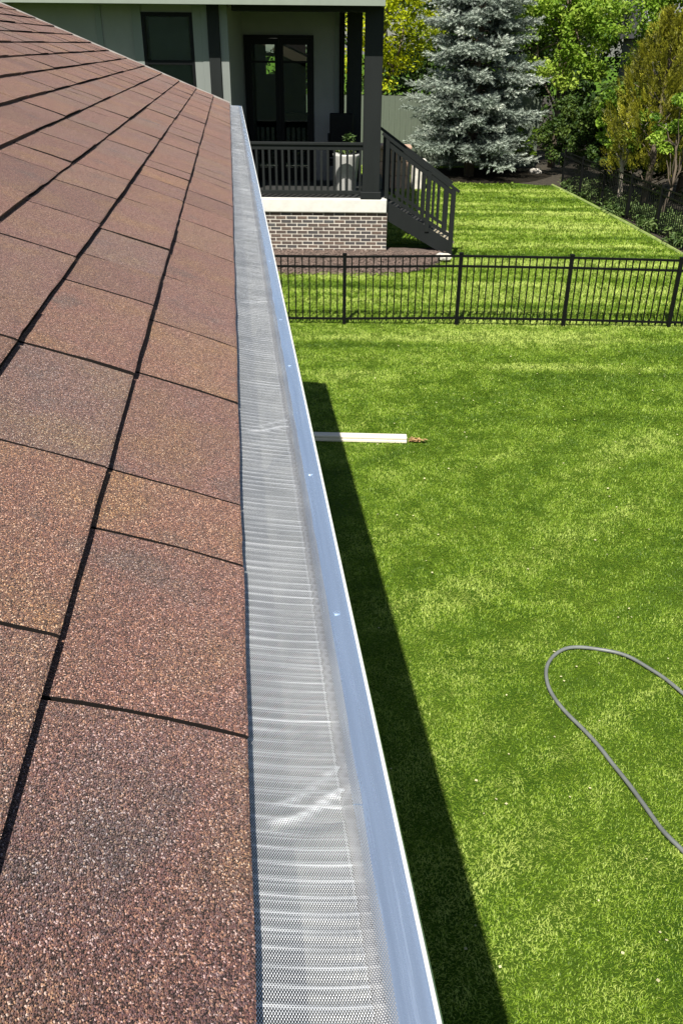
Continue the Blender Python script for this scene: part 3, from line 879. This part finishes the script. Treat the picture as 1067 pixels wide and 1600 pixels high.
# things on the porch
pot = MB()
def lathe(rs, n=20):
    vs = []; fs = []
    for r, z in rs:
        for k in range(n):
            t = 2*math.pi*k/n; vs.append((r*math.cos(t), r*math.sin(t), z))
    for i in range(len(rs)-1):
        for k in range(n): fs.append((i*n+k, i*n+(k+1)%n, (i+1)*n+(k+1)%n, (i+1)*n+k))
    fs.append(tuple(range(n))[::-1])
    mb = MB(); mb.add(vs, fs); return mb
planter = empty('porch_planter', (.025,17.62,1.118), 'tall white tapered planter behind the porch railing', 'planter')
lathe([(.17,0),(.19,.05),(.245,.66),(.258,.70),(.258,.735),(.235,.735),(.22,.66)]).build('pot', M_pot, planter, smooth=True)
mb = MB(); mb.tube([(0,0,.62),(0,0,.66)], .222, 16); mb.build('soil', M_mulch, planter)
def leaves(centers, radii, per, size, rng, flat=0.35, tint0=.45, shell=True, aspect=.55, squash=.75):
    """leaf-sized folded diamonds spread through clumps"""
    V = []; T = []
    cn = len(centers)
    for c, r in zip(centers, radii):
        n = int(per*max(.5, (r/np.mean(radii))**2))
        d = rng.standard_normal((n,3)); d /= np.linalg.norm(d, axis=1)[:,None]
        rad = (rng.random(n)**(0.45))*r if shell else rng.random(n)**.33*r
        p = np.array(c)+d*rad[:,None]*np.array([1,1,squash])
        nrm = rng.standard_normal((n,3))*.75 + d*.5 + np.array([0,0,flat*2.0]); nrm /= np.linalg.norm(nrm, axis=1)[:,None]
        t = rng.standard_normal((n,3)); t -= nrm*(t*nrm).sum(1)[:,None]; t /= np.linalg.norm(t, axis=1)[:,None]
        b_ = np.cross(nrm, t)
        s = size*(.6+.8*rng.random(n))[:,None]
        fold = nrm*s*.18
        V.append(np.stack([p-t*s*.5, p+b_*s*aspect*.5+fold, p+t*s*.5, p-b_*s*aspect*.5+fold], 1).reshape(-1,3))
        tc = tint0 + .18*rng.standard_normal() + .16*rng.standard_normal(n)
        T.append(np.repeat(np.clip(tc, 0, 1), 4))
    V = np.concatenate(V); T = np.concatenate(T); n = len(V)//4
    i = np.arange(n)*4
    Fq = np.concatenate([np.stack([i,i+1,i+2],-1), np.stack([i,i+2,i+3],-1)])
    return V, Fq, T
rg = np.random.default_rng(5)
V, Fq, T = leaves([(0,.0,.82),(.12,-.05,.86),(-.1,-.03,.80),(.05,.05,1.0)], [.13,.11,.1,.11], 70, .12, rg, aspect=.3)
np_mesh('leaves', V, Fq, M_weed, planter, {'tint': T})
# dark patio chair by the wall corner
pc = empty('patio_chair', (-.08,18.75,1.118), 'dark patio chair on the porch beside the white planter', 'chair')
for x in (-.26,.26):
    for y in (-.22,.24):
        MB().box(x-.02,x+.02,y-.02,y+.02,0,.45 if y < 0 else .98).build('leg', M_black, pc)
    MB().box(x-.03,x+.03,-.25,.22,.62,.66).build('armrest', M_black, pc)
    MB().box(x-.018,x+.018,-.24,-.20,.45,.62).build('arm_support', M_black, pc)
MB().box(-.24,.24,-.24,.22,.40,.50).build('seat', M_black, pc, bevel=.01)
MB().box(-.24,.24,.21,.27,.52,1.36).build('backrest', M_black, pc, bevel=.02)

# stone seat wall in the garden behind the stairs
sw = empty('stone_seat', (1.5,26.4,0), 'low tan stone seat with capping slabs seen above the stair rail', 'stone seat')
rng = random.Random(9)
sx = -.7
for lay, (z0, z1) in enumerate(((0,.36),(.37,.74),(.75,1.08))):
    x = -.75 + (.2 if lay % 2 else 0)
    while x < .34:
        w = rng.uniform(.34,.5)
        mb = MB(); mb.box(x, min(x+w, .36), -.25+rng.uniform(0,.03), .25, z0, z1); mb.build('block', M_stone, sw, bevel=.02)
        x += w+.012
mb = MB(); mb.box(-.8,.12,-.32,.3,1.09,1.20); mb.build('cap_stone', M_stone, sw, bevel=.025)
mb = MB(); mb.box(.16,.42,-.32,.3,1.09,1.17); mb.build('cap_stone', M_stone, sw, bevel=.025)
for x0 in (.45,):
    mb = MB(); mb.box(x0, x0+.42,-.3,.25,.0,.80); mb.build('block', M_rock, sw, bevel=.03)

# rocks
def rock(name, loc, size, label, m=M_rock, seed=1):
    bm = bmesh.new(); bmesh.ops.create_icosphere(bm, subdivisions=2, radius=1)
    r = random.Random(seed)
    for v in bm.verts:
        v.co *= 1+r.uniform(-.16,.16); v.co = Vector((v.co.x*size[0], v.co.y*size[1], v.co.z*size[2]))
    me = bpy.data.meshes.new(name); bm.to_mesh(me); bm.free(); me.materials.append(m)
    o = bpy.data.objects.new(name, me); o.location = loc; link(o)
    return tag(o, label, 'rock')
rock('rock', (6.35,30.0,.06), (.22,.15,.11), 'pale flat rock at the far end of the lawn under the trees', seed=2)
rock('rock', (1.93,16.72,.10), (.16,.11,.08), 'small pale rock in the mulch at the foot of the stairs', seed=5)

# ------------------------------------------------------------------ lawn edging and the boundary fence on the right
ed = MB(); ep = [(6.30,27.3),(6.343,26.821),(6.42,25.9),(6.498,24.899),(6.678,22.266),(6.802,20.025),(6.898,17.488),(6.98,15.0),(7.05,12.5)]
sm = smooth_path(ep, 4)
ed.tube([(x+.03, y, .006) for x, y in sm], .034, 6)
tag(ed.build('lawn_edging', M_edge), 'pale edging strip along the right side of the far lawn', 'edging')
bf = empty('boundary_fence', (6.6,27,0), 'black picket fence along the wooded right edge of the far lawn', 'fence')
bpx = [(6.55,27.0),(6.63,25.2),(6.76,23.4),(6.92,21.6),(7.05,19.8),(7.14,18.0),(7.2,16.2),(7.25,14.4)]
pp = None
for i, (x, y) in enumerate(bpx):
    if pp is None:
        mb = MB(); mb.box(-.03,.03,-.03,.03,-.2,1.05); o = pp = mb.build('post', M_fence, bf)
    else:
        o = pp.copy(); C.objects.link(o); o.parent = bf
    o.location = (x-6.6, y-27, 0)
for i in range(len(bpx)-1):
    a = Vector((bpx[i][0]-6.6, bpx[i][1]-27, 0)); c = Vector((bpx[i+1][0]-6.6, bpx[i+1][1]-27, 0))
    for z in (.98,.84,.10):
        MB().bar(a+Vector((0,0,z)), c+Vector((0,0,z)), .025, .03).build('rail', M_fence, bf)
    mb = MB()
    for q in range(1, 16):
        p_ = a.lerp(c, q/16); mb.box(p_.x-.008,p_.x+.008,p_.y-.008,p_.y+.008,.05,.98)
    o = mb.build('pickets', M_fence, bf); o['kind'] = 'stuff'
# tall board fence far behind the porch
tf = empty('board_fence', (0,31.5,0), 'tall weathered grey green board fence behind the blue spruce', 'fence')
tp = None
x = -4.5
rng = random.Random(33)
while x < 6.6:
    if tp is None:
        mb = MB(); mb.box(-.092,.092,-.012,.012,.03,2.22); o = tp = mb.build('board', M_board, tf)
    else:
        o = tp.copy(); C.objects.link(o); o.parent = tf
    o.location = (x, rng.uniform(-.006,.006), rng.uniform(-.012,.012)); x += .19
for z in (.4,1.2,2.0):
    MB().box(-4.6,6.6,.03,.08,z-.045,z+.045).build('rail', M_board, tf)

# ------------------------------------------------------------------ trees
def limb_path(p0, p1, rng, n=5, sag=.1):
    p0 = np.array(p0); p1 = np.array(p1); out = []
    L_ = np.linalg.norm(p1-p0)
    for i in range(n+1):
        t = i/n; q = p0+(p1-p0)*t + (rng.standard_normal(3)*L_*.03 if 0 < i < n else 0)
        q[2] += math.sin(math.pi*t)*L_*sag; out.append(tuple(q))
    return out
def broadleaf(name, loc, height, crown, rad, label, mleaf, mbark=M_bark, per=90, clumps=70, size=.11, seed=1, cat='tree', group=None, lean=(0,0), tr=.11, base_tint=.45, stem=True):
    rg = np.random.default_rng(seed)
    t = empty(name, loc, label, cat, group)
    z0, z1 = crown
    cs = []; rs = []
    for i in range(clumps):
        d = rg.standard_normal(3); d /= np.linalg.norm(d)
        q = rg.random()**.42
        zc = (z0+z1)/2 + d[2]*(z1-z0)/2*q
        wid = rad*(1-.25*max(0, (zc-(z0+z1)/2)/((z1-z0)/2)))
        cs.append((lean[0]*.8+d[0]*wid*q, lean[1]*.8+d[1]*wid*q, zc)); rs.append(rad*rg.uniform(.16,.30))
    if stem:
        b = MB()
        top = (lean[0], lean[1], z0+(z1-z0)*.7)
        pth = limb_path((0,0,-.1), top, rg, 6, 0)
        b.tube(pth, [tr*(1.25 if i == 0 else 1-.12*i) for i in range(7)], 8)
        for i in range(0, clumps, max(1, clumps//14)):
            k = rg.integers(2, 6); b.tube(limb_path(pth[k], cs[i], rg, 4, .05), [tr*.4,tr*.3,tr*.22,tr*.14,tr*.06], 5)
        b.build('trunk', mbark, t, smooth=True)
    V, Fq, T = leaves(cs, rs, per, size, rg, tint0=base_tint)
    np_mesh('crown', V, Fq, mleaf, t, {'tint': T})
    return t

def spruce(loc, H, Rm, label, seed):
    rg = np.random.default_rng(seed)
    t = empty('spruce_tree', loc, label, 'tree')
    b = MB(); b.tube([(0,0,-.1),(.02,0,H*.3),(0,.02,H*.7),(0,0,H)], [.17,.13,.07,.01], 8)
    V = []; T = []
    z = .75
    while z < H-.2:
        f = z/H; Rl = Rm*(1-f)**.75*(.62+.38*min(1, (z-.1)/1.1))*rg.uniform(.86,1.08)
        nb = int(6+4*(1-f)); a0 = rg.random()*6.28
        for k in range(nb):
            a = a0+2*math.pi*k/nb+rg.normal(0,.15); Lb = Rl*rg.uniform(.6,1.12)
            dz = rg.normal(0,.16)
            droop = -.18*Lb*(1-f) ; lift = .16*Lb
            pts_ = []
            for q in range(6):
                s = q/5; pts_.append(np.array([math.cos(a)*Lb*s, math.sin(a)*Lb*s, z+dz+droop*s*1.2+lift*s**2.2]))
            if k % 2 == 0: b.tube([tuple(p) for p in pts_], [.022,.018,.014,.010,.007,.003], 4)
            bt = .45+.12*rg.standard_normal()
            # sprays on both sides of the branch, each a bottle brush of needles
            ns = int(6+Lb*9)
            for s in np.linspace(.22, 1, ns):
                i = min(4, int(s*5)); p = pts_[i]+(pts_[i+1]-pts_[i])*(s*5-i)
                for sd in (-1, 1):
                    ang = a+sd*rg.uniform(.5,1.15)*(1.0 if s < .95 else .3)
                    ln = (.16+.34*(1-s)*Lb*.55+.10)*rg.uniform(.7,1.2)
                    d = np.array([math.cos(ang), math.sin(ang), rg.uniform(-.45,.45)]); d /= np.linalg.norm(d)
                    nn = int(16+ln*46)
                    tpos = rg.random(nn)
                    nd = rg.standard_normal((nn,3)); nd -= d*(nd@d)[:,None]; nd /= np.linalg.norm(nd,axis=1)[:,None]
                    nd[:,2] += .25
                    base = p+d*tpos[:,None]*ln
                    tipd = nd*.8+d*.65; tipd /= np.linalg.norm(tipd,axis=1)[:,None]
                    tip = base+tipd*(.055+.03*rg.random(nn))[:,None]
                    side = np.cross(tipd, d); side /= (np.linalg.norm(side,axis=1)[:,None]+1e-6)
                    w = .0125
                    V.append(np.stack([base-side*w, base+side*w, tip], 1).reshape(-1,3))
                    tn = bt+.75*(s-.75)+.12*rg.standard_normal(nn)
                    T.append(np.repeat(np.clip(tn,0,1),3))
        z += .17+.06*f
    b.build('trunk', M_bark, t, smooth=True)
    V = np.concatenate(V); T = np.concatenate(T)
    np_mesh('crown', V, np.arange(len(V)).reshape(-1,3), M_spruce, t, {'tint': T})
    return t
spruce((4.02,29.2,0), 11.5, 2.4, 'tall silvery blue spruce at the end of the far lawn', 4)
broadleaf('lime_tree', (1.3,34.2,0), 7.5, (2.35,7.4), 2.1, 'yellow green leafy tree rising over the board fence beside the porch', M_lime, per=95, clumps=80, size=.15, seed=12, base_tint=.5)
broadleaf('maple_tree', (7.2,31.6,0), 7.2, (2.3,7.0), 1.85, 'bright green broadleaf tree right beside the blue spruce', M_maple, per=150, clumps=95, size=.13, seed=21, base_tint=.62)
broadleaf('maple_tree', (9.9,29.6,0), 8.0, (2.9,8.2), 2.1, 'large bright leafy tree rising behind the bronze evergreen', M_maple, per=140, clumps=95, size=.13, seed=22, base_tint=.58)
broadleaf('birch_sapling', (7.40,23.77,0), 3.2, (1.25,3.1), .85, 'slim pale trunked sapling leaning over the boundary fence', M_maple, mbark=M_palebark, per=80, clumps=40, size=.11, seed=23, lean=(-.05,.1), tr=.075)
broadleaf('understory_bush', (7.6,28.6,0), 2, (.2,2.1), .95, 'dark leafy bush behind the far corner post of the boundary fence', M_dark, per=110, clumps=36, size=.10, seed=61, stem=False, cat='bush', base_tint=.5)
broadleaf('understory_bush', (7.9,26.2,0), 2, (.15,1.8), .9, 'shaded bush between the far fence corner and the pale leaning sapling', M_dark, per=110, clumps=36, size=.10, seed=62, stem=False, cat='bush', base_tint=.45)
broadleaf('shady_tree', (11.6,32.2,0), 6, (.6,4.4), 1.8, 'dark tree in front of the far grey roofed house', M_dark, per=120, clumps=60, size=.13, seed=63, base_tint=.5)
broadleaf('thin_tree', (7.75,21.4,0), 3.6, (1.5,3.0), .7, 'thin grey trunked tree under the bronze evergreen at right edge', M_maple, mbark=M_bark, per=70, clumps=30, size=.10, seed=24, lean=(.12,0), tr=.045)
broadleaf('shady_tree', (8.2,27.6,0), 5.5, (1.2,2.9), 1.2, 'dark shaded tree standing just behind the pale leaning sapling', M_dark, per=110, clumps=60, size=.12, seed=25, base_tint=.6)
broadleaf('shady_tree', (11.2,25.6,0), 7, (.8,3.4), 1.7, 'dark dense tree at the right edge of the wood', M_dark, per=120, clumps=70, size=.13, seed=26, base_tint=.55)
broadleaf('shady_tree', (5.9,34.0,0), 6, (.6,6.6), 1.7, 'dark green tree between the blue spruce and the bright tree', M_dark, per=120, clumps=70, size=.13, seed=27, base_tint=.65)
broadleaf('understory_bush', (7.2,29.8,0), 2, (.25,2.3), 1.0, 'low shaded bush at the far corner of the lawn', M_dark, per=110, clumps=40, size=.10, seed=28, stem=False, cat='bush', base_tint=.55)
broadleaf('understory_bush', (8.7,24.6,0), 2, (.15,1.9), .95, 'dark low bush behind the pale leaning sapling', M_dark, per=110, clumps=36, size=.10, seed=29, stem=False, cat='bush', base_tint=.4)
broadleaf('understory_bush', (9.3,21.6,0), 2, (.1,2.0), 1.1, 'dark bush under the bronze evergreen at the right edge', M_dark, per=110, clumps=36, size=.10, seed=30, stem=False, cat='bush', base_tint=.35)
broadleaf('understory_bush', (6.0,31.0,0), 1.2, (.1,1.5), .7, 'small leafy bush at the right foot of the blue spruce', M_maple, per=80, clumps=26, size=.09, seed=31, stem=False, cat='bush', base_tint=.3)

def bronze_tree(loc, label, seed):
    rg = np.random.default_rng(seed)
    t = empty('bronze_evergreen', loc, label, 'tree')
    b = MB(); b.tube([(0,0,-.1),(.05,0,1.4),(.02,0,4.2)], [.10,.085,.02], 7); 
    V = []; T = []
    for i in range(900):
        z = .85+rg.random()**.9*3.4; f = (z-.8)/3.5
        Rl = 1.35*(math.sin(math.pi*min(1, .22+.78*f))**.7)*(1-.45*f)+.1
        a = rg.random()*6.28; r = Rl*rg.random()**.4
        c = np.array([r*math.cos(a), r*math.sin(a), z])
        n = 46; d = np.array([math.cos(a)*.35, math.sin(a)*.35, 1.0])+rg.standard_normal(3)*.25; d /= np.linalg.norm(d)
        side = np.cross(d, rg.standard_normal(3)); side /= np.linalg.norm(side)
        tp_ = rg.random(n); off_ = side*(rg.uniform(-1,1,n)*.10*(1-tp_*.6))[:,None]
        base = c+d*(tp_*.34)[:,None]+off_+rg.standard_normal((n,3))*.012
        tip = base+(d*.06+off_*.5)+rg.standard_normal((n,3))*.018
        w = np.cross(d, side)*.009+side*.008
        V.append(np.stack([base-w, base+w, tip],1).reshape(-1,3))
        T.append(np.repeat(np.clip(.5+.2*rg.standard_normal()+.12*rg.standard_normal(n),0,1),3))
        if i % 30 == 0: b.tube([(.03,0,z-.5),tuple(c*np.array([.5,.5,1])-np.array([0,0,.2])),tuple(c)], [.02,.014,.005], 4)
    b.build('trunk', M_bark, t, smooth=True)
    V = np.concatenate(V); T = np.concatenate(T)
    np_mesh('crown', V, np.arange(len(V)).reshape(-1,3), M_bronze, t, {'tint': T})
bronze_tree((7.75,23.0,0), 'bronze green feathery evergreen at the right edge', 41)
bronze_tree((9.1,24.3,0), 'bronze evergreen partly hidden behind the other one', 42)

# weeds between edging and fence and in the wood edge
rg = np.random.default_rng(51)
cs = []; rs = []
for i in range(260):
    y = rg.uniform(15.5, 27); x = 6.36+(26.8-y)*.058+.22+abs(rg.normal(0,.45)); cs.append((x, y, rg.uniform(.05,.22))); rs.append(rg.uniform(.12,.26))
V, Fq, T = leaves(cs, rs, 34, .11, rg, aspect=.3, tint0=.45)
tag(np_mesh('weeds', V, Fq, M_weed, None, {'tint': T}), 'green weeds along the edging under the boundary fence', 'weeds', kind='stuff')
# far wood that closes the view
cs = []; rs = []
for i in range(520):
    x = rg.uniform(-6, 30); y = 40+rg.uniform(-2.5,3.5); cs.append((x, y, rg.uniform(.2, 9.5))); rs.append(rg.uniform(.7,1.25))
V, Fq, T = leaves(cs, rs, 120, .24, rg, tint0=.4)
tag(np_mesh('far_wood', V, Fq, M_dark, None, {'tint': T}), 'dark green wood closing the view behind the gardens', 'wood', kind='stuff')
fh = empty('far_house', (13.2,37,0), 'far house with a grey roof glimpsed among the trees at top right', 'house')
MB().box(-2,2,-1.5,2,0,4.1).build('wall', M_wall, fh)
MB().poly_prism([(-1.9,4.0),(.2,5.8),(2.3,4.0)], 'x', -2.3, 2.3).build('roof', M_roofgrey, fh)
MB().box(-1.55,-.75,-1.53,-1.502,2.9,4.0).build('window', M_black, fh)
